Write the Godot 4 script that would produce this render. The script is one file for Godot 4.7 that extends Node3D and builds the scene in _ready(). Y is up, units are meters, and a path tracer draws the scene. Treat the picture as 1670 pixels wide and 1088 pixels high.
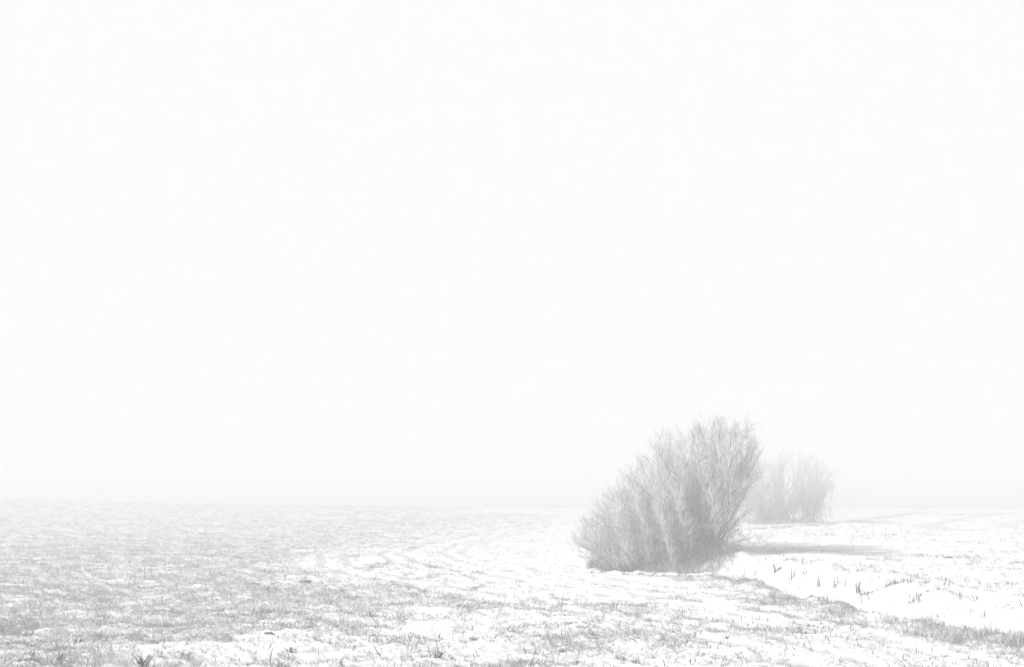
extends Node3D
# A foggy, frosted field: near field with tractor ruts, a ditch with reeds, a raised field, two willow shrubs.
# World: camera at (0, EYE, 0) looking along -z; "d" is the distance in front of the camera (d = -z).

const EYE := 1.6
var rng := RandomNumberGenerator.new()
var names := {}
var n_big := FastNoiseLite.new()
var n_mid := FastNoiseLite.new()
var n_small := FastNoiseLite.new()
var n_fine := FastNoiseLite.new()
var n_patch := FastNoiseLite.new()
var M := {}
# lip of the ditch (x, d): the raised field lies on its right
var LIP := PackedVector2Array([Vector2(8.2, 4), Vector2(7.1, 10), Vector2(6.1, 14.6), Vector2(5.35, 18.4), Vector2(5.0, 23), Vector2(4.45, 27.4), Vector2(3.3, 29.4), Vector2(1.9, 31.4), Vector2(0.9, 35), Vector2(0.8, 45), Vector2(2, 70), Vector2(6, 130)])
# middle of the tractor's curve
var TRACK := PackedVector2Array([Vector2(4, 92), Vector2(-2.2, 70), Vector2(-5.2, 52), Vector2(-5.3, 42), Vector2(-4.0, 34), Vector2(-2.2, 28.5), Vector2(0.2, 23), Vector2(2.2, 19), Vector2(3.7, 15), Vector2(4.8, 9)])

var FAR_TRACK := PackedVector2Array([Vector2(24, 36), Vector2(19.5, 41), Vector2(18.2, 46), Vector2(20, 55), Vector2(25, 64), Vector2(36, 84), Vector2(50, 105)])

func numbered(called: String) -> String:
	if not names.has(called):
		names[called] = 0
		return called
	names[called] += 1
	return "%s_%03d" % [called, names[called]]

func tag(o: Node, label := "", category := "", group := "", kind := "") -> Node:
	if label != "": o.set_meta("label", label)
	if category != "": o.set_meta("category", category)
	if group != "": o.set_meta("group", group)
	if kind != "": o.set_meta("kind", kind)
	return o

# ------------------------------------------------------------------ mesh collecting
class Shape:
	var v := PackedVector3Array()
	var n := PackedVector3Array()
	var c := PackedColorArray()
	var i := PackedInt32Array()
	func tube(pts: PackedVector3Array, radii: PackedFloat32Array, sides: int, col: Color) -> void:
		var k := pts.size()
		var first := v.size()
		var t := (pts[1] - pts[0]).normalized()
		var a := t.cross(Vector3(0.31, 0.17, 0.93)).normalized()
		for p in k:
			var dir := (pts[mini(p + 1, k - 1)] - pts[maxi(p - 1, 0)]).normalized()
			a = (a - dir * a.dot(dir)).normalized()
			var b := dir.cross(a)
			for s in sides:
				var g := TAU * s / sides
				var q := a * cos(g) + b * sin(g)
				v.append(pts[p] + q * radii[p]); n.append(q); c.append(col)
		for p in k - 1:
			for s in sides:
				var u0 := first + p * sides + s
				var u1 := first + p * sides + (s + 1) % sides
				i.append(u0); i.append(u0 + sides); i.append(u1)
				i.append(u1); i.append(u0 + sides); i.append(u1 + sides)
	func blade(root: Vector3, up: Vector3, lean: Vector3, h: float, w: float, col: Color, droop := 0.5) -> void:
		var side := lean.cross(Vector3.UP)
		side = side.normalized() if side.length() > 0.001 else Vector3.RIGHT
		var first := v.size()
		var face := side.cross(up).normalized()
		for k in 4:
			var t := k / 3.0
			var mid := root + up * (h * t * (1.0 - droop * 0.35 * t * t)) + lean * (h * (0.25 * t + droop * t * t))
			var half: float = w * 0.5 * [0.8, 1.0, 0.75, 0.12][k]
			v.append(mid - side * half); v.append(mid + side * half)
			n.append(face); n.append(face); c.append(col); c.append(col)
		for k in 3:
			var a := first + k * 2
			i.append(a); i.append(a + 2); i.append(a + 1)
			i.append(a + 1); i.append(a + 2); i.append(a + 3)
	func mesh(m: Material) -> ArrayMesh:
		var arr := []
		arr.resize(Mesh.ARRAY_MAX)
		arr[Mesh.ARRAY_VERTEX] = v; arr[Mesh.ARRAY_NORMAL] = n; arr[Mesh.ARRAY_COLOR] = c; arr[Mesh.ARRAY_INDEX] = i
		var out := ArrayMesh.new()
		out.add_surface_from_arrays(Mesh.PRIMITIVE_TRIANGLES, arr)
		out.surface_set_material(0, m)
		return out

func part(called: String, s: Shape, m: Material, parent: Node) -> MeshInstance3D:
	var o := MeshInstance3D.new()
	o.name = called if parent != self else numbered(called)
	o.mesh = s.mesh(m)
	parent.add_child(o, true)
	return o

func thing(called: String, at: Vector3, label: String, category: String, group := "") -> Node3D:
	var o := Node3D.new()
	o.name = numbered(called)
	add_child(o)
	o.position = at
	tag(o, label, category, group)
	return o

func grey(a: float) -> Color:
	return Color(a, a, a)

func paint(vertex := true, rough := 0.9) -> StandardMaterial3D:
	var m := StandardMaterial3D.new()
	m.vertex_color_use_as_albedo = vertex
	m.roughness = rough
	m.metallic_specular = 0.25
	m.cull_mode = BaseMaterial3D.CULL_DISABLED
	return m

# ------------------------------------------------------------------ the lie of the land
# distance to a polyline (positive on the right of its way away from the camera) and the way along it
func beside(line: PackedVector2Array, p: Vector2) -> Vector2:
	var best := 1e9
	var sgn := 1.0
	var along := 0.0
	var run := 0.0
	for k in line.size() - 1:
		var a := line[k]
		var ab := line[k + 1] - a
		var ll := ab.length()
		var t := clampf((p - a).dot(ab) / (ll * ll), 0.0, 1.0)
		var off := p - a - ab * t
		var q := off.length_squared()
		if q < best:
			best = q
			sgn = 1.0 if ab.y * off.x - ab.x * off.y > 0.0 else -1.0
			along = run + t * ll
		run += ll
	return Vector2(sqrt(best) * sgn, along)

func lip_at(x: float, d: float) -> Vector2:
	if x < -6.0: return Vector2(-8.0, 0.0)
	if x > 22.0: return Vector2(14.0, 0.0)
	return beside(LIP, Vector2(x, d))

func track_at(x: float, d: float) -> float:   # positive on the left, outside the curve
	if d > 95.0 or x > 14.0: return -9.0
	if x < -18.0: return 9.0
	return beside(TRACK, Vector2(x, d)).x

# the smooth ground
func base_height(x: float, d: float, lip: Vector2) -> float:
	var h := 1.42 * smoothstep(44.0, 128.0, d) - 0.05 * exp(-pow((d - 58.0) / 8.0, 2.0)) - 1.6 * smoothstep(135.0, 200.0, d)
	h += 1.55 * exp(-(pow((x + 75.0) / 48.0, 2.0) + pow((d - 150.0) / 55.0, 2.0)))
	var s := lip.x
	var high := lerpf(0.2, 0.46, smoothstep(10.0, 27.0, d)) + 0.24 * smoothstep(27.0, 36.0, d)
	high *= 1.0 - smoothstep(60.0, 125.0, d)
	var wide := lerpf(1.0, 12.0, smoothstep(33.0, 55.0, d))
	h += high * smoothstep(0.25, 0.25 + wide, s)
	var cut := 1.0 - smoothstep(28.6, 31.4, d)
	h -= 0.27 * cut * exp(-pow((s - 0.38) / 0.3, 2.0))
	h += 0.03 * cut * exp(-pow((s + 0.2) / 0.22, 2.0))
	# the drain that runs on from the near shrub to the far one
	if x > 4.0 and d > 36.0 and d < 90.0:
		var q: float = (d - 43.0) - (x - 7.8) * 1.93
		h += 0.05 * exp(-pow((q + 1.5) / 2.2, 2.0)) - 0.06 * exp(-pow((q - 2.0) / 1.2, 2.0))
	return h

func ruts(sc: float) -> float:                # 0 beside, 1 in a rut
	var r := 0.0
	for o in [-3.6, -2.9, -1.5, -0.8, 0.5, 1.2]:
		r = maxf(r, 1.0 - smoothstep(0.07, 0.22, absf(sc - o)))
	return r

# the second bend, far out on the raised field
func far_ruts(x: float, d: float) -> float:
	if x < 12.0 or d < 34.0 or d > 100.0: return 0.0
	var o := absf(beside(FAR_TRACK, Vector2(x, d)).x)
	return 1.0 - smoothstep(0.35, 0.9, absf(o - 1.6))

func rubble(x: float, d: float, lip: Vector2, sc: float) -> float:
	var h := 0.07 * n_big.get_noise_2d(x, d)
	var rough := lerpf(0.65, 1.0, smoothstep(-1.0, 2.5, sc)) * (1.0 - 0.55 * smoothstep(0.6, 2.0, lip.x))
	if lip.x > 0.1 and lip.x < 1.6 and d < 34.0:
		rough = 0.35
		h += 0.13 * n_mid.get_noise_2d(x * 0.8 + 5.0, d * 0.5)
	h += 0.042 * rough * n_mid.get_noise_2d(x, d)
	if d < 70.0: h += 0.026 * rough * n_small.get_noise_2d(x, d)
	if d < 30.0: h += 0.011 * rough * n_fine.get_noise_2d(x, d)
	var r := ruts(sc)
	h -= 0.04 * r
	var near_lip := exp(-pow((lip.x + 0.3) / 0.24, 2.0)) * (1.0 - smoothstep(33.0, 35.0, d))
	if near_lip > 0.02:
		if d > 27.5:
			h += 0.055 * near_lip * sin(TAU * (lip.y + lip.x * 0.5) / 0.3 + 2.0 * n_mid.get_noise_2d(x, d))
		else:
			h += 0.2 * near_lip * maxf(0.0, n_mid.get_noise_2d(x * 0.5 + 31.0, d * 0.5))
	return h

func ground(x: float, d: float) -> float:
	var lip := lip_at(x, d)
	return base_height(x, d, lip) + rubble(x, d, lip, track_at(x, d))

# how much grass stands on the snow, 0 to 1
func growth(x: float, d: float, lip: Vector2, sc: float) -> float:
	var patch := n_patch.get_noise_2d(x, d)
	var lump := n_mid.get_noise_2d(x * 0.7 - 50.0, d * 0.7)
	var g := 0.0
	if lip.x > 0.0 and d < 40.0:
		g = 0.12 + 0.1 * patch if lip.x < 1.3 else 0.29 + 0.2 * patch
	elif lip.x > 0.0:
		g = 0.17 + 0.1 * patch
	else:
		g = 0.27 + 0.14 * patch
		g += 0.5 * exp(-pow((lip.x + 0.7) / 0.65, 2.0)) * (1.0 - smoothstep(26.0, 30.0, d))
		var left := smoothstep(-1.2, 4.6, sc + 2.6 * patch + 1.2 * lump)
		left = maxf(left, smoothstep(-2.0, -12.0, x - d * 0.02) * smoothstep(30.0, 50.0, d))
		var front := smoothstep(11.0 + 3.0 * smoothstep(-4.5, -1.0, x), 22.0, d + 3.0 * patch)
		g = lerpf(g, lerpf(lerpf(0.64, 0.48, smoothstep(-4.5, -1.5, x)) + 0.4 * patch, 0.84 + 0.15 * patch, front), left)
		g += 0.3 * left * (1.0 - front) * n_big.get_noise_2d(x * 2.2 + 9.0, d * 2.2)
		g += 0.6 * (1.0 - smoothstep(0.1, 0.3, absf(absf(sc + 0.55) - 0.85))) * smoothstep(-0.2, 0.5, patch + lump) * smoothstep(14.0, 21.0, d)
		g -= 0.12 * ruts(sc)
	g += 0.2 * lump + 0.16 * n_big.get_noise_2d(x * 1.6 - 70.0, d * 0.9)
	g += 0.4 * smoothstep(17.0, 14.5, d) * exp(-pow((lip.x + 0.3) / 0.5, 2.0))
	return clampf(g, 0.0, 1.0)

# where the line of sight of a place in the photograph meets the ground
func spot(u: float, v: float) -> Vector3:
	var d := 9.0
	while d < 160.0:
		var x := (u - 835.0) / 2000.0 * d
		var lip := lip_at(x, d)
		if EYE - (v - 826.0) / 2000.0 * d <= base_height(x, d, lip): break
		d += 0.02 + d * 0.001
	var xx := (u - 835.0) / 2000.0 * d
	return Vector3(xx, ground(xx, d), -d)

# ------------------------------------------------------------------ _ready
func _ready() -> void:
	rng.seed = 7
	var cam := Camera3D.new()
	cam.name = "camera"
	add_child(cam)
	cam.position = Vector3(0, EYE, 0)
	cam.set_frustum(0.1 * 1088.0 / 2000.0, Vector2(0, 0.1 * 282.0 / 2000.0), 0.1, 900.0)
	cam.current = true
	var env := Environment.new()
	env.background_mode = Environment.BG_SKY
	var sky := ProceduralSkyMaterial.new()
	sky.sky_top_color = Color(0.69, 0.69, 0.69)
	sky.sky_horizon_color = Color(0.683, 0.683, 0.683)
	sky.sky_curve = 0.4
	sky.ground_horizon_color = Color(0.683, 0.683, 0.683)
	sky.ground_bottom_color = Color(0.683, 0.683, 0.683)
	sky.sun_angle_max = 1.0
	env.sky = Sky.new()
	env.sky.sky_material = sky
	env.tonemap_mode = Environment.TONE_MAPPER_LINEAR
	env.tonemap_exposure = 2.27
	env.fog_enabled = true
	env.fog_mode = Environment.FOG_MODE_EXPONENTIAL
	env.fog_density = 0.0168
	env.fog_light_color = Color(1, 1, 1)
	env.sdfgi_enabled = true
	env.ssao_enabled = true
	env.ssil_enabled = true
	var we := WorldEnvironment.new()
	we.name = "world_environment"
	we.environment = env
	add_child(we)
	var sun := DirectionalLight3D.new()
	sun.name = "sun"
	sun.light_energy = 1.15
	sun.light_color = Color(1, 1, 1)
	sun.light_angular_distance = 6.0
	sun.shadow_enabled = true
	add_child(sun)
	sun.look_at_from_position(Vector3.ZERO, Vector3(cos(deg_to_rad(38.0)), -sin(deg_to_rad(38.0)), 0.03), Vector3.UP)

	n_big.seed = 3; n_big.frequency = 0.3; n_big.fractal_octaves = 2
	n_mid.seed = 5; n_mid.frequency = 1.1; n_mid.fractal_octaves = 2
	n_small.seed = 9; n_small.frequency = 3.6; n_small.fractal_octaves = 2
	n_fine.seed = 12; n_fine.frequency = 11.0; n_fine.fractal_octaves = 1
	n_patch.seed = 21; n_patch.frequency = 0.16; n_patch.fractal_octaves = 3
	M.snow = paint(true, 0.85)
	M.grass = paint(true, 0.9)
	M.twig = paint(true, 0.9)
	M.bark = paint(true, 0.95)
	M.clod = paint(true, 1.0)
	terrain()
	near_shrub()
	far_shrub()
	grass()
	ditch_plants()
	field_plants()

# ------------------------------------------------------------------ ground sheets
func terrain() -> void:
	var rows := PackedFloat32Array()
	var d := 8.0
	while d < 330.0:
		rows.append(d)
		d += 0.034 * pow(d / 12.0, 1.5)
	var cols := PackedFloat32Array()
	var half := 270
	for k in range(40, 0, -1): cols.append(-0.5 - 0.02 * k)
	for k in range(-half, half + 1): cols.append(0.5 * k / half)
	for k in range(1, 41): cols.append(0.5 + 0.02 * k)
	var nr := rows.size()
	var nc := cols.size()
	var vv := PackedVector3Array(); vv.resize(nr * nc)
	var cc := PackedColorArray(); cc.resize(nr * nc)
	var zone := PackedByteArray(); zone.resize(nr * nc)
	for r in nr:
		d = rows[r]
		for k in nc:
			var x := cols[k] * d
			var lip := lip_at(x, d)
			var sc := track_at(x, d)
			var h := base_height(x, d, lip) + rubble(x, d, lip, sc)
			var at := r * nc + k
			vv[at] = Vector3(x, h, -d)
			# blades and thatch that poke through the snow
			var g := growth(x, d, lip, sc)
			var grain := n_small.get_noise_2d(x + 40.0, d - 17.0) * 0.6 + n_fine.get_noise_2d(x, d + 60.0) * 0.6
			var bare := maxf(smoothstep(0.62, 1.15, g + 0.55 * grain), 0.75 * smoothstep(0.16, 0.5, grain + 0.22 * n_mid.get_noise_2d(x * 0.35, d * 1.3) + 0.5 * (g - 0.25)))
			# the tyres have laid the turf bare
			var worn := maxf(ruts(sc) * (1.0 if lip.x < 0.0 else 0.0), far_ruts(x, d))
			if worn > 0.0: bare = maxf(bare, worn * smoothstep(-0.6, 0.3, n_mid.get_noise_2d(x + 11.0, d) + 0.6 * grain))
			cc[at] = grey(lerpf(0.5, 0.32, bare))
			zone[at] = 0 if lip.x <= 0.0 else (1 if lip.x < 1.3 and d < 34.0 else 2)
	var nn := PackedVector3Array(); nn.resize(nr * nc)
	for r in nr:
		for k in nc:
			var a := vv[r * nc + maxi(k - 1, 0)]
			var b := vv[r * nc + mini(k + 1, nc - 1)]
			var e := vv[maxi(r - 1, 0) * nc + k]
			var f := vv[mini(r + 1, nr - 1) * nc + k]
			nn[r * nc + k] = (b - a).cross(f - e).normalized()
	var titles := ["snowy_field", "ditch", "raised_field"]
	var texts := ["snowy field with frosted grass and curved tractor ruts", "snow-filled ditch with a smooth white bank", "raised white field beyond the ditch"]
	for z in 3:
		var s := Shape.new()
		var map := PackedInt32Array(); map.resize(nr * nc); map.fill(-1)
		for r in nr - 1:
			for k in nc - 1:
				var q := r * nc + k
				if zone[q] != z: continue
				for w in [q, q + nc, q + 1, q + 1, q + nc, q + nc + 1]:
					if map[w] < 0:
						map[w] = s.v.size()
						s.v.append(vv[w]); s.n.append(nn[w]); s.c.append(cc[w])
					s.i.append(map[w])
		tag(part(titles[z], s, M.snow, self), texts[z], "", "", "structure")
	# the same land to the sides and behind, in coarse cells; it dips under the fine sheets
	var far := Shape.new()
	var cell := 5.0
	var many := 132
	for r in many + 1:
		for k in many + 1:
			var x := (k - many / 2.0) * cell
			d = (r - many / 2.0) * cell
			var h := base_height(x, absf(d), lip_at(x, absf(d)))
			if d > 2.0 and d < 322.0 and absf(x) < 1.3 * d - 6.0: h -= 1.0
			elif d > 2.0 and absf(x) < 1.3 * d + 6.0: h -= 0.12
			far.v.append(Vector3(x, h, -d)); far.n.append(Vector3.UP); far.c.append(grey(0.51))
	for r in many:
		for k in many:
			var q := r * (many + 1) + k
			for w in [q, q + many + 1, q + 1, q + 1, q + many + 1, q + many + 2]: far.i.append(w)
	tag(part("ground", far, M.snow, self), "snow-covered land around the field", "", "", "structure")

# ------------------------------------------------------------------ shrubs
func stem_with_twigs(o: Node3D, root: Vector3, tip: Vector3, thick: float, bow: float, frost: float, twigs: int, fine: float, dark: float, clear := 0.07) -> void:
	var s := Shape.new()
	var w := Shape.new()
	var long := root.distance_to(tip)
	var ctrl := root.lerp(tip, 0.45) + Vector3(0, long * bow, 0) + Vector3(rng.randf_range(-0.13, 0.13), 0, rng.randf_range(-0.13, 0.13)) * long
	var pts := PackedVector3Array()
	var rad := PackedFloat32Array()
	var steps := 9
	var wob := Vector3.ZERO
	for k in steps + 1:
		var t := float(k) / steps
		if k > 0: wob += Vector3(rng.randf_range(-1, 1), rng.randf_range(-0.4, 0.4), rng.randf_range(-1, 1)) * 0.009 * long
		pts.append(root * (1 - t) * (1 - t) + ctrl * 2 * t * (1 - t) + tip * t * t + wob)
		rad.append(lerpf(thick, 0.003, pow(t, 0.6)))
	s.tube(pts, rad, 5, grey(dark * rng.randf_range(0.8, 1.3)))
	for k in twigs:
		var t := clear + (1.0 - clear) * pow(rng.randf(), 0.8)
		var f := t * steps
		var a := mini(int(f), steps - 1)
		var p := pts[a].lerp(pts[a + 1], f - a)
		var along := (pts[a + 1] - pts[a]).normalized()
		var out := Vector3(rng.randf_range(-1, 1), rng.randf_range(-0.3, 0.5), rng.randf_range(-1, 1)).normalized()
		var dir := (along * 1.0 + out * rng.randf_range(0.4, 1.5) + Vector3(0, 0.25, 0)).normalized()
		var l := rng.randf_range(0.22, 0.62) * (1.15 - 0.55 * t) * fine
		var tone := grey(rng.randf_range(0.75, 1.15) * (frost if rng.randf() < 0.8 else dark * 1.6))
		var q := PackedVector3Array([p])
		var bend := dir
		for j in 4:
			bend = (bend + Vector3(rng.randf_range(-0.15, 0.15), rng.randf_range(-0.05, 0.14), rng.randf_range(-0.15, 0.15))).normalized()
			q.append(q[j] + bend * l / 4.0)
		w.tube(q, PackedFloat32Array([0.0042, 0.0036, 0.0031, 0.0026, 0.0016]), 3, tone)
		for j in 6:
			tone = grey(rng.randf_range(0.7, 1.15) * (frost if rng.randf() < 0.72 else dark * 2.0))
			var at := rng.randf_range(0.1, 1.0) * 3.99
			var pp := q[int(at)].lerp(q[int(at) + 1], at - int(at))
			var dd := (bend + Vector3(rng.randf_range(-1, 1), rng.randf_range(-0.5, 0.9), rng.randf_range(-1, 1)) * 0.95).normalized()
			var ll := rng.randf_range(0.06, 0.22) * fine
			w.tube(PackedVector3Array([pp, pp + dd * ll * 0.55, pp + (dd + Vector3(0, 0.15, 0)) * ll]), PackedFloat32Array([0.0028, 0.0025, 0.0015]), 3, tone)
	var st := part("stem", s, M.bark, o)
	var tw := part("twigs", w, M.twig, st)
	tag(tw, "", "", "", "stuff")

func envelope(line: PackedVector2Array, x: float) -> float:
	for k in line.size() - 1:
		if x <= line[k + 1].x:
			return lerpf(line[k].y, line[k + 1].y, clampf((x - line[k].x) / (line[k + 1].x - line[k].x), 0.0, 1.0))
	return line[line.size() - 1].y

func near_shrub() -> void:
	var at := Vector3(3.77, 0, -30.0)
	var o := thing("willow_shrub", at, "large frosted many-stemmed shrub leaning left at the head of the ditch", "shrub", "")
	var top := PackedVector2Array([Vector2(-2.25, 0.55), Vector2(-2.05, 1.05), Vector2(-1.66, 1.6), Vector2(-1.14, 2.14), Vector2(-0.65, 2.52), Vector2(-0.4, 3.0), Vector2(0.2, 3.4), Vector2(0.96, 3.55), Vector2(1.78, 3.66), Vector2(2.15, 3.2), Vector2(2.4, 2.8)])
	var low := PackedVector2Array([Vector2(-2.2, 0.1), Vector2(1.1, 0.35), Vector2(1.5, 0.95), Vector2(1.9, 1.6), Vector2(2.4, 2.4)])
	var n := 225
	for k in n:
		var x := -2.2 + 4.42 * pow((k + rng.randf()) / n, 0.95)
		var hi := envelope(top, x)
		var lo := envelope(low, x)
		var rim := k % 3 == 0
		var y := lerpf(lo, hi, 0.9 + 0.14 * rng.randf()) if rim else lerpf(lo, hi, 0.2 + 0.75 * pow(rng.randf(), 0.75))
		var z := clampf(rng.randfn(-0.4, 1.25), -3.0, 1.7) * (0.7 if rim else 1.0)
		var rx := 1.0 + rng.randfn(0.0, 0.14)
		if x < 0.5 and rng.randf() < 0.82:
			rx = clampf(x * 0.68 + 0.36 + rng.randfn(0.0, 0.24), -1.85, 1.15)
		var rz := z * 0.5 - rx * 0.12 + rng.randfn(0.0, 0.12)
		# roots stand on the ground under them
		var g := ground(at.x + rx, -(at.z + rz))
		var big := 1.0 if rx > 0.6 else 0.55
		stem_with_twigs(o, Vector3(rx, g - 0.03, rz), Vector3(x, y, z), rng.randf_range(0.012, 0.03) * big, rng.randf_range(0.0, 0.18), 0.74, 50 if rx > 0.6 else 44, 0.84, 0.08 if rx > 0.6 else 0.14, 0.26 if rx > 0.6 else 0.07)
	# bare shoots crowded on the stool
	for k in 75:
		var rx := 1.0 + rng.randfn(-0.08, 0.2)
		var rz := rng.randfn(-0.1, 0.35)
		var g := ground(at.x + rx, -(at.z + rz))
		stem_with_twigs(o, Vector3(rx, g - 0.03, rz), Vector3(rx + rng.randfn(-0.1, 0.42), rng.randf_range(0.9, 2.3), rz + rng.randfn(0.1, 0.4)), rng.randf_range(0.012, 0.026), rng.randf_range(0.0, 0.1), 0.5, 8, 0.7, 0.08, 0.4)
	# low shoots that spread out to the right over the snow
	for k in 9:
		var y := rng.randf_range(0.5, 1.5)
		var z := rng.randfn(0.0, 0.7)
		var g := ground(at.x + 1.1, 30.0 - z * 0.3)
		stem_with_twigs(o, Vector3(1.08 + rng.randfn(0.0, 0.06), g, z * 0.3), Vector3(1.5 + 0.5 * y * rng.randf_range(0.5, 1.0), y, z), 0.011, rng.randf_range(0.05, 0.2), 0.72, 12, 0.8, 0.09)
	# a few withered leaves on the right-hand shoots
	var leaf := Shape.new()
	for k in 120:
		var x := rng.randf_range(0.7, 2.15)
		var y := rng.randf_range(1.6, envelope(top, x) - 0.1)
		var p := Vector3(x, y, rng.randfn(0.0, 0.5))
		var dir := Vector3(rng.randf_range(-1, 1), rng.randf_range(-1, 0.3), rng.randf_range(-1, 1)).normalized()
		leaf.blade(p, dir, dir.cross(Vector3(0.2, 1, 0.4)).normalized(), rng.randf_range(0.03, 0.06), 0.016, grey(rng.randf_range(0.08, 0.16)), 0.3)
	tag(part("withered_leaves", leaf, M.twig, o), "", "", "", "stuff")

func far_shrub() -> void:
	var at := Vector3(13.75, 0, -60.5)
	var o := thing("willow_shrub", at, "smaller pale shrub standing farther off in the fog behind the large one", "shrub", "")
	var top := PackedVector2Array([Vector2(-3.1, 2.0), Vector2(-2.2, 2.6), Vector2(-1.5, 2.9), Vector2(-0.7, 3.25), Vector2(0.0, 3.3), Vector2(0.7, 3.2), Vector2(1.3, 2.95), Vector2(1.75, 2.3), Vector2(1.9, 1.5)])
	var low := PackedVector2Array([Vector2(-2.2, 0.5), Vector2(0.8, 0.4), Vector2(1.2, 0.8), Vector2(1.9, 1.4)])
	var n := 170
	for k in n:
		var x := -3.0 + 4.9 * (k + rng.randf()) / n
		var hi := envelope(top, x)
		var lo := envelope(low, x)
		var y := lerpf(lo, hi, 0.85 + 0.17 * rng.randf()) if k % 3 == 0 else lerpf(lo, hi, 0.2 + 0.75 * rng.randf())
		var z := clampf(rng.randfn(0.0, 0.8), -1.7, 1.7)
		var rx := (-1.0 if x + rng.randfn(0.0, 0.6) < -0.1 else 0.75) + rng.randfn(0.0, 0.38)
		if k % 5 == 0: rx = rng.randf_range(-0.7, 0.5)
		var rz := z * 0.4
		var g := ground(at.x + rx * 1.1, -(at.z + rz * 1.1))
		stem_with_twigs(o, Vector3(rx * 1.1, g - 0.03, rz * 1.1), Vector3(x * 1.1, y * 1.1 + 0.7, z * 1.1), rng.randf_range(0.009, 0.018), rng.randf_range(0.0, 0.15), 0.76, 30, 1.1, 0.12)

# ------------------------------------------------------------------ grass
func tuft(kind: String) -> Shape:
	var s := Shape.new()
	var many: int = {"turf": 15, "shoot": 4, "tall": 7}[kind]
	for k in many:
		var g := rng.randf() * TAU
		var out := Vector3(cos(g), 0, sin(g))
		var h := 0.0
		var w := 0.0
		var r := 0.0
		var tone := 0.0
		match kind:
			"turf":
				h = rng.randf_range(0.03, 0.085); w = rng.randf_range(0.004, 0.008); r = 0.075; tone = rng.randf_range(0.32, 0.66)
			"shoot":
				h = rng.randf_range(0.03, 0.085); w = rng.randf_range(0.004, 0.008); r = 0.04; tone = rng.randf_range(0.12, 0.42)
			"tall":
				h = rng.randf_range(0.12, 0.27); w = rng.randf_range(0.004, 0.008); r = 0.05; tone = rng.randf_range(0.22, 0.55)
		s.blade(out * r * sqrt(rng.randf()) - Vector3(0, 0.012, 0), Vector3(rng.randf_range(-0.2, 0.2), 1, rng.randf_range(-0.2, 0.2)).normalized(), out, h, w, grey(tone), rng.randf_range(0.15, 0.9))
	return s

func scatter(called: String, label: String, shapes: Array, spots: Array) -> void:
	# one MultiMesh for each tuft shape, joined under one node
	var o := Node3D.new()
	o.name = numbered(called)
	add_child(o)
	tag(o, label, "", "", "stuff")
	for k in shapes.size():
		var mm := MultiMesh.new()
		mm.transform_format = MultiMesh.TRANSFORM_3D
		mm.use_colors = true
		mm.mesh = shapes[k]
		var mine := []
		for j in range(k, spots.size(), shapes.size()): mine.append(spots[j])
		mm.instance_count = mine.size()
		for j in mine.size():
			var q: Array = mine[j]
			mm.set_instance_transform(j, Transform3D(Basis(Vector3.UP, q[1]).scaled(Vector3(q[2], q[2] * q[3], q[2])), q[0]))
			mm.set_instance_color(j, grey(q[4]))
		var i := MultiMeshInstance3D.new()
		i.name = "tufts"
		i.multimesh = mm
		tag(i, "", "", "", "stuff")
		o.add_child(i, true)

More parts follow.
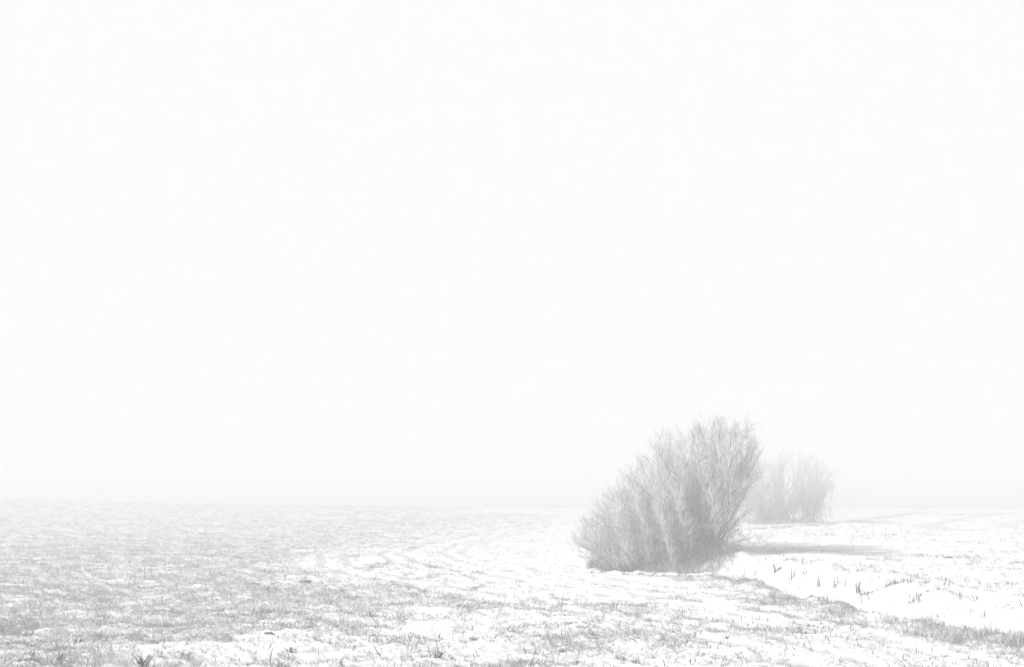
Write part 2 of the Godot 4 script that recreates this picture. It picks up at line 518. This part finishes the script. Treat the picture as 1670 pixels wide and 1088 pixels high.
func grass() -> void:
	var turf := []
	var shoot := []
	var tall := []
	for k in 5:
		turf.append(tuft("turf").mesh(M.grass))
		shoot.append(tuft("shoot").mesh(M.grass))
		tall.append(tuft("tall").mesh(M.grass))
	var a := []
	var b := []
	var c := []
	# strips of ground, nearest first: from, to, candidates in each square metre, size
	for strip in [[10.5, 17.0, 220.0, 0.95], [17.0, 25.0, 130.0, 1.05], [25.0, 32.0, 58.0, 1.3], [32.0, 40.0, 44.0, 1.45], [40.0, 50.0, 28.0, 1.65], [50.0, 65.0, 17.0, 1.9], [65.0, 85.0, 9.5, 2.2], [85.0, 120.0, 5.0, 2.6]]:
		var area: float = 0.5 * (strip[1] * strip[1] - strip[0] * strip[0]) * 1.4
		for k in int(area * strip[2]):
			var d := sqrt(rng.randf_range(strip[0] * strip[0], strip[1] * strip[1]))
			var x := rng.randf_range(-0.8, 0.6) * d
			var lip := lip_at(x, d)
			var sc := track_at(x, d)
			var g := growth(x, d, lip, sc)
			if rng.randf() > g * 1.0: continue
			var p := Vector3(x, base_height(x, d, lip) + rubble(x, d, lip, sc), -d)
			var one := [p, rng.randf() * TAU, strip[3] * lerpf(0.4, 1.5, pow(rng.randf(), 1.8)), rng.randf_range(0.6, 1.2), rng.randf_range(0.7, 1.25) * (1.0 + 0.7 * n_mid.get_noise_2d(x * 0.8 + 90.0, d * 0.8))]
			var verge := exp(-pow((lip.x + 0.4) / 0.5, 2.0))
			if rng.randf() < 0.006 + 0.12 * verge * smoothstep(24.0, 17.0, d) and lip.x < 0.0: c.append(one)
			elif rng.randf() < smoothstep(0.3, 0.7, g): a.append(one)
			else:
				one[2] *= lerpf(1.0, 0.7, smoothstep(16.0, 30.0, d))
				b.append(one)
	# grass under and in front of the near shrub
	for k in 1300:
		var x := rng.randf_range(2.0, 5.1)
		var d := 30.0 + rng.randfn(0.0, 1.0) - (x - 3.5) * 0.5
		if lip_at(x, d).x < -0.15: continue
		c.append([Vector3(x, ground(x, d), -d), rng.randf() * TAU, rng.randf_range(0.8, 1.7), 1.0, rng.randf_range(0.45, 0.85)])
	for k in 900:
		var p := LIP[5].lerp(LIP[7], 0.1 + rng.randf() * 0.85) + Vector2(rng.randfn(0.0, 0.1), rng.randfn(0.15, 0.28))
		c.append([Vector3(p.x, ground(p.x, p.y), -p.y), rng.randf() * TAU, rng.randf_range(0.6, 1.5), 1.0, rng.randf_range(0.5, 1.0)])
	for k in 320:
		var x := rng.randf_range(11.5, 15.0)
		var d := 60.0 + rng.randfn(0.0, 0.8)
		c.append([Vector3(x, ground(x, d), -d), rng.randf() * TAU, rng.randf_range(0.8, 1.8), 1.0, rng.randf_range(0.8, 1.2)])
	# the lip of the ditch from the shrub down to the verge
	for k in 1500:
		var f := rng.randf() * 2.2
		var at := LIP[3 + int(f)].lerp(LIP[4 + int(f)], f - int(f))
		var x := at.x - 0.22 + rng.randfn(0.0, 0.2)
		var d := at.y + rng.randf_range(-0.3, 0.3)
		if rng.randf() < 0.5 + 1.1 * n_mid.get_noise_2d(x * 0.6, d * 0.6): c.append([Vector3(x, ground(x, d), -d), rng.randf() * TAU, rng.randf_range(0.3, 0.75), 1.0, rng.randf_range(0.6, 1.15)])
	# thin dry stubble on the bank
	for k in 420:
		var f := rng.randf() * 3.0
		var at := LIP[2 + int(f)].lerp(LIP[3 + int(f)], f - int(f))
		var x := at.x + rng.randf_range(0.45, 1.5)
		if n_mid.get_noise_2d(x * 0.9, at.y * 0.7 + 5.0) > -0.05: b.append([Vector3(x, ground(x, at.y), -at.y), rng.randf() * TAU, rng.randf_range(0.6, 2.0), rng.randf_range(0.8, 1.4), rng.randf_range(0.7, 1.2)])
	# the verge where ditch and field meet on the right
	for k in 2200:
		var f := rng.randf()
		var at := LIP[1].lerp(LIP[3], f)
		var x := at.x - 0.35 + rng.randfn(0.0, 0.28)
		var d := at.y + rng.randf_range(-0.3, 0.3)
		if rng.randf() < smoothstep(0.86, 0.58, f) * (0.55 + 0.9 * n_mid.get_noise_2d(x, d)): c.append([Vector3(x, ground(x, d), -d), rng.randf() * TAU, rng.randf_range(0.3, 0.85), 1.0, rng.randf_range(0.7, 1.2)])
	# field margins far away, and along the drain
	for k in 3400:
		var x := 75.0 - 78.0 * pow(rng.randf(), 1.15)
		var d := 127.0 + rng.randfn(0.0, 1.4)
		c.append([Vector3(x, ground(x, d), -d), rng.randf() * TAU, rng.randf_range(0.3, 1.6) * (1.0 + n_patch.get_noise_2d(x, 3.0)), 1.0, 0.9])
	for k in 600:
		var x := rng.randf_range(7.0, 30.0)
		var d := 43.0 + (x - 7.8) * 1.93 + rng.randfn(0.0, 0.9)
		if d > 78.0: d = 74.0 + (x - 24.0) * 0.4 + rng.randfn(0.0, 0.8)
		c.append([Vector3(x, ground(x, d), -d), rng.randf() * TAU, rng.randf_range(0.7, 1.2), 0.7, 0.8])
	print("tufts ", a.size(), " ", b.size(), " ", c.size())
	scatter("turf_grass", "low frosted grass covering the field", turf, a)
	scatter("grass_shoots", "short dark blades poking through the snow", shoot, b)
	scatter("tall_grass", "taller dry grass on the verges of ditch and field", tall, c)

# ------------------------------------------------------------------ single plants
func reed(u: float, v: float, tall: float, slant: float, blades: int, label: String, group: String, wide := 0.013, called := "reed", category := "reed") -> void:
	var p := spot(u, v)
	var d := -p.z
	var o := thing(called, p, label, category, group)
	var h := tall / 2000.0 * d
	for k in (blades * 2 if blades > 1 else 1):
		var s := Shape.new()
		var g := rng.randf() * TAU
		var lean := Vector3(slant + rng.randf_range(-0.2, 0.2), 0, rng.randf_range(-0.25, 0.25))
		var up := Vector3(slant * 0.3, 1, 0.0).normalized()
		var off := Vector3(cos(g), 0, sin(g)) * rng.randf_range(0.01, 0.07) * (1.0 if blades > 1 else 0.0)
		var hh := h if k == 0 else h * rng.randf_range(0.2, 1.0)
		s.blade(off - Vector3(0, 0.02, 0), up, lean, hh + 0.02, wide * rng.randf_range(0.8, 1.2), grey(rng.randf_range(0.06, 0.2)), rng.randf_range(0.05, 0.6))
		part("blade", s, M.grass, o)

func ditch_plants() -> void:
	var grp := "reeds standing in the snow-filled ditch"
	for q in [
		[1210, 938, 21, 0.0, 2, "pair of thin upright reeds on the white bank nearest the large shrub"],
		[1232, 936, 17, 0.1, 3, "three short loose reeds just right of the pair nearest the shrub"],
		[1292, 948, 33, 0.0, 5, "tall pale bundle of upright reeds on the bank beside the dark grass clump"],
		[1312, 940, 24, 0.25, 4, "reeds leaning right along the top of the bank beside the tall pale bundle"],
		[1335, 957, 34, -0.08, 4, "tall narrow reed bundle spreading into an upside-down V in the ditch"],
		[1364, 961, 30, 0.15, 5, "thick dark reed bundle tapering to a high point on the bank"],
		[1377, 956, 14, 0.0, 2, "two short reeds right of the thick pointed bundle"],
		[1386, 956, 16, 0.0, 1, "single straight reed left of the dark grass fringe"],
		[1400, 964, 28, 0.0, 7, "dense dark reed bundle at the left end of the grass fringe"],
		[1405, 992, 18, -0.1, 1, "single slim reed low in the ditch below the dense dark bundle"],
		[1418, 981, 14, -0.4, 2, "two reeds bent left below the grass fringe"],
		[1437, 974, 11, -0.6, 2, "short broken reeds lying over to the left under the grass fringe"],
		[1452, 987, 20, -0.15, 1, "single reed leaning left in front of the clean snow bank"],
		[1468, 988, 24, -0.25, 2, "two close reeds leaning left on the clean snow bank"],
		[1484, 991, 26, -0.25, 3, "reeds crossing in a V on the clean snow bank"],
		[1491, 987, 19, 0.05, 3, "stout reed with a thick leaf at its foot"],
		[1501, 986, 21, -0.1, 3, "bent dark reed at the end of the curved snow edge"],
		[1521, 1000, 15, -0.2, 1, "single reed on the near edge of the ditch left of the slanted one"],
		[1536, 1001, 17, 0.7, 1, "single reed slanted steeply right on the near edge of the ditch"],
		[1545, 998, 15, -0.15, 2, "two reeds leaning left beside the steeply slanted one"],
		[1584, 999, 13, 0.3, 4, "small reed clump alone on the snow toward the right edge"],
		[1623, 1003, 11, 0.7, 2, "slanted reed starting the short row at the right edge"],
		[1637, 1003, 12, 0.45, 6, "thick cluster of slanted reeds in the short row at the right edge"],
		[1653, 1003, 10, -0.3, 5, "curled reeds ending the short row at the right edge"]]:
		reed(q[0], q[1], q[2], q[3], q[4], q[5], grp)
	var dark := "dark grass clumps along the ditch"
	clump(1266, 939, 22, 20, 26, 0.3, "dense dark grass clump on the white bank below the shrub's shadow", dark)
	fringe([Vector2(1403, 968), Vector2(1416, 964), Vector2(1434, 962), Vector2(1452, 964), Vector2(1470, 962), Vector2(1488, 960)], 17, 95, "dark grass fringe hanging along the middle of the white bank", dark)
	fringe([Vector2(1500, 978), Vector2(1503, 971), Vector2(1513, 965), Vector2(1524, 961), Vector2(1533, 960)], 6, 55, "thin dark grass line along the curved snow edge at the ditch", dark)
	# reeds pressed flat along the near lip
	for q in [[1158, 948, 1186, 952, "short mat of flattened grass at the lip nearest the large shrub"], [1188, 958, 1212, 964, "flattened grass mat on the lip left of the furrowed snow"],
		[1236, 964, 1268, 973, "long flattened grass mat running along the lip below the clump"], [1262, 975, 1300, 983, "flattened grass mat lying across a snow hump on the lip"],
		[1306, 981, 1340, 988, "darkest flattened grass mat, on the lip at the foot of the white bank"], [1342, 992, 1376, 998, "flattened grass mat on the lip right of the darkest one"]]:
		mat(Vector2(q[0], q[1]), Vector2(q[2], q[3]), q[4])

func blade_part(o: Node3D, root: Vector3, h: float, lean: Vector3, w: float, tone: float, droop: float) -> void:
	var s := Shape.new()
	s.blade(root - Vector3(0, 0.015, 0), Vector3(rng.randf_range(-0.15, 0.15), 1, rng.randf_range(-0.15, 0.15)).normalized(), lean, h, w, grey(tone), droop)
	part("blade", s, M.grass, o)

# a clump: its foot in the photograph, its height and width there, blades, droop
func clump(u: float, v: float, tall: float, wide: float, blades: int, droop: float, label: String, group: String, tone := 0.12, called := "grass_clump", category := "grass clump") -> void:
	var p := spot(u, v)
	var o := thing(called, p, label, category, group)
	var px := -p.z / 2000.0
	for k in blades:
		var g := rng.randf() * TAU
		var out := Vector3(cos(g), 0, sin(g))
		var r := wide * 0.3 * px * sqrt(rng.randf())
		blade_part(o, out * r, tall * px * rng.randf_range(0.45, 1.05), out * rng.randf_range(0.3, 1.0), rng.randf_range(0.007, 0.014) * (1.5 if tall > 20.0 else 1.0), tone * rng.randf_range(0.6, 1.7), droop * rng.randf_range(0.6, 1.5))

func fringe(line: Array, tall: float, blades: int, label: String, group: String) -> void:
	var at := spot(line[0].x, line[0].y)
	var o := thing("grass_fringe", at, label, "grass fringe", group)
	for k in blades:
		var f := rng.randf() * (line.size() - 1.001)
		var q: Vector2 = line[int(f)].lerp(line[int(f) + 1], f - int(f))
		var p := spot(q.x, q.y + rng.randf_range(-1.5, 1.5))
		blade_part(o, p - at, tall * -p.z / 2000.0 * rng.randf_range(0.25, 1.0), Vector3(rng.randf_range(-0.6, 0.6), 0, rng.randf_range(-0.2, 0.6)), rng.randf_range(0.008, 0.016), rng.randf_range(0.07, 0.2), rng.randf_range(0.2, 0.9))

func mat(a: Vector2, b: Vector2, label: String) -> void:
	var p := spot(a.x, a.y)
	var e := spot(b.x, b.y)
	e = p + (e - p).limit_length(0.9)
	if absf(e.x - p.x) < 0.25: e = p + Vector3(0.6, 0, 0.25)
	var o := thing("flattened_grass", p, label, "flattened grass", "flattened grass along the lip of the ditch")
	for k in 15:
		var t := rng.randf() * 0.75
		var x := lerpf(p.x, e.x, t) + rng.randfn(0.0, 0.035)
		var d := lerpf(-p.z, -e.z, t) + rng.randfn(0.0, 0.05)
		var long := p.distance_to(e) * rng.randf_range(0.15, 0.4)
		var dir := ((e - p).normalized() + Vector3(rng.randf_range(-0.15, 0.15), 0, rng.randf_range(-0.2, 0.2))).normalized()
		var s := Shape.new()
		var pts := PackedVector3Array()
		for j in 4:
			var q := Vector3(x, 0, -d) + dir * long * j / 3.0
			q.y = ground(q.x, -q.z) + 0.018 + 0.012 * rng.randf() + 0.02 * (k % 3)
			pts.append(q - p)
		s.tube(pts, PackedFloat32Array([0.008, 0.009, 0.008, 0.003]), 4, grey(rng.randf_range(0.16, 0.42)))
		part("stalk", s, M.grass, o)

func clod(p: Vector3, size: float, label: String) -> void:
	var s := Shape.new()
	var f := FastNoiseLite.new()
	f.seed = rng.randi() % 1000
	f.frequency = 1.3
	var nu := 10
	var nv := 7
	for a in nv:
		for b in nu:
			var th := PI * a / (nv - 1)
			var ph := TAU * b / nu
			var q := Vector3(sin(th) * cos(ph), cos(th), sin(th) * sin(ph))
			var r := 1.0 + 0.9 * f.get_noise_3dv(q)
			s.v.append(q * r * Vector3(size, size * 0.36, size * 0.8)); s.n.append(q); s.c.append(grey(0.13 + 0.05 * f.get_noise_3dv(q * 3.0)))
	for a in nv - 1:
		for b in nu:
			var q := a * nu + b
			var w := a * nu + (b + 1) % nu
			for z in [q, q + nu, w, w, q + nu, w + nu]: s.i.append(z)
	var o := part("earth_clod", s, M.clod, self)
	o.position = p
	tag(o, label, "clod", "clods of earth on the snow")

func snow_lumps() -> void:
	# a row of snow lumps turned up along the lip below the near shrub
	for k in 15:
		var t := clampf((k + rng.randf_range(-0.6, 0.6)) / 14.0, 0.0, 1.0)
		var p := spot(lerpf(950.0, 1152.0, t), lerpf(931.0, 943.0, t) + rng.randf_range(-1.5, 2.0))
		var s := Shape.new()
		var f := FastNoiseLite.new()
		f.seed = 40 + k
		f.frequency = 1.1
		var w := rng.randf_range(0.05, 0.13)
		var h := rng.randf_range(0.03, 0.08) * (1.0 if t < 0.65 else 0.7)
		var nu := 14
		var nv := 9
		for a in nv:
			for b in nu:
				var th := PI * a / (nv - 1)
				var ph := TAU * b / nu
				var q := Vector3(sin(th) * cos(ph), cos(th), sin(th) * sin(ph))
				var r := 1.0 + 0.9 * f.get_noise_3dv(q)
				var v := q * r * Vector3(w, h, 0.22)
				v.x += v.y * 0.8
				s.v.append(v); s.n.append(Vector3(q.x / w, q.y / h, q.z / 0.22).normalized()); s.c.append(grey(0.5))
		for a in nv - 1:
			for b in nu:
				var q := a * nu + b
				var z := a * nu + (b + 1) % nu
				for i in [q, q + nu, z, z, q + nu, z + nu]: s.i.append(i)
		var o := part("snow_lump", s, M.snow, self)
		o.position = p + Vector3(0, 0.01, 0)
		o.rotation.y = rng.randf_range(-0.3, 0.3) + 0.4
		tag(o, "upturned lump of snow in the row below the large shrub", "snow lump", "row of snow lumps below the large shrub")

func field_plants() -> void:
	snow_lumps()
	for q in [[1546, 913, 0.1, "largest dark clod on the raised field right of the shrub's shadow"], [1502, 906, 0.06, "small dark clod on the raised field left of the largest one"],
		[1594, 907, 0.05, "small dark clod on the raised field farthest to the right"], [1659, 917, 0.06, "dark clod on the raised field at the right edge"],
		[1240, 878, 0.06, "tiny dark clod on the white strip between the two shrubs"],
		[381, 895, 0.17, "broad dark clod alone far out in the left grass"], [517, 898, 0.13, "low dark clod near the snowy bend of the ruts"],
		[876, 1041, 0.06, "compact dark clod on clean snow right of the round tuft"], [1091, 1021, 0.03, "tiny dark lump in the snow below the shrub"],
		[438, 1042, 0.06, "dark clod in the front of the left grass"], [88, 1028, 0.07, "dark clod at the front edge of the grass by the left margin"]]:
		clod(spot(q[0], q[1]), q[2], q[3])
	for q in [[413, 952, 0.14], [450, 952, 0.15], [497, 952, 0.13]]:
		clod(spot(q[0], q[1]), q[2], "flat dark clod, %s of three in a row in the left grass" % {413: "leftmost", 450: "middle", 497: "rightmost"}[q[0]])
	var grp := "grass tufts standing out of the snow in front"
	for q in [
		[772, 1048, 13, 22, 30, 0.6, "round fan-shaped grass tuft alone on clean snow", 0.13],
		[714, 1077, 22, 18, 14, 0.5, "dark weed tuft with one tall straight stalk", 0.09],
		[232, 1086, 34, 40, 26, 1.1, "big tuft of long bent leaves at the lower left", 0.12],
		[97, 1081, 24, 14, 9, 0.5, "narrow dark tuft left of the big bent-leaf tuft", 0.1],
		[129, 1055, 15, 26, 28, 0.5, "wide bushy dark tuft behind the narrow one at lower left", 0.1],
		[134, 1014, 9, 18, 16, 0.4, "small dark tuft in the left grass behind the bushy one", 0.1],
		[437, 1005, 16, 26, 30, 0.5, "wide dark comb-like tuft in the middle of the left grass", 0.1],
		[475, 1064, 14, 24, 22, 0.7, "tuft leaning over a small snow heap at front left", 0.12],
		[356, 1004, 15, 5, 4, 0.1, "thin dark upright stub in the left grass", 0.08],
		[456, 1086, 17, 6, 5, 0.2, "left one of two short dark stubs at the bottom edge", 0.08],
		[464, 1086, 13, 6, 5, 0.2, "right one of two short dark stubs at the bottom edge", 0.08],
		[608, 1043, 12, 16, 16, 0.6, "dark tuft by a fallen stalk left of the weed tuft", 0.11],
		[920, 1064, 13, 24, 24, 0.8, "messy grey tuft at the front in the middle", 0.15],
		[1014, 1076, 13, 24, 26, 0.9, "spiky dark tuft near the bottom edge below the shrub", 0.1],
		[1036, 1078, 9, 14, 14, 1.2, "flat dark tuft touching the spiky one", 0.1],
		[1021, 1035, 9, 6, 7, 0.3, "left one of two small upright tufts on clean snow", 0.11],
		[1036, 1035, 9, 4, 4, 0.2, "right one of two small upright tufts on clean snow", 0.11],
		[1186, 1040, 10, 8, 8, 0.4, "tiny dark sprig right of the front snow patch", 0.09],
		[940, 1083, 12, 22, 20, 0.9, "dark grass tuft at the bottom edge below the messy grey one", 0.1],
		[1520, 1070, 9, 20, 20, 0.9, "dark low tuft in front of the grassy verge on the right", 0.1]]:
		clump(q[0], q[1], q[2], q[3], q[4], q[5], q[6], grp, q[7], "grass_tuft", "grass tuft")
	stalk(Vector2(714, 1076), Vector2(713, 1045), "thin straight dead stalk rising from the weed tuft")
	stalk(Vector2(439, 1072), Vector2(446, 1046), "thin dead stalk leaning right at the front of the left grass")
	stalk(Vector2(623, 1071), Vector2(611, 1050), "thin dead stalk leaning left at front centre left")
	stalk(Vector2(703, 1074), Vector2(698, 1053), "short dead stalk just left of the weed tuft")
	stalk(Vector2(849, 1034), Vector2(855, 1026), "short broken stalk above the compact clod")
	stalk(Vector2(1038, 1046), Vector2(1031, 1041), "short thick twig fallen on the front snow patch")
	stalk(Vector2(773, 1075), Vector2(773, 1064), "short upright stub right of the weed tuft")
	stalk(Vector2(668, 1036), Vector2(667, 1026), "short upright stub left of the round tuft")

func stalk(foot: Vector2, top: Vector2, label: String) -> void:
	var p := spot(foot.x, foot.y)
	var px := -p.z / 2000.0
	var up := Vector3((top.x - foot.x) * px, (foot.y - top.y) * px, 0.04)
	var s := Shape.new()
	s.tube(PackedVector3Array([Vector3(0, -0.02, 0), up * 0.3 + Vector3(0.003, 0, 0), up * 0.65 + Vector3(-0.004, 0, 0), up]), PackedFloat32Array([0.0065, 0.006, 0.005, 0.003]), 5, grey(0.08))
	var o := part("dead_stalk", s, M.grass, self)
	o.position = p
	tag(o, label, "dead stalk", "dead stalks sticking out of the snow")
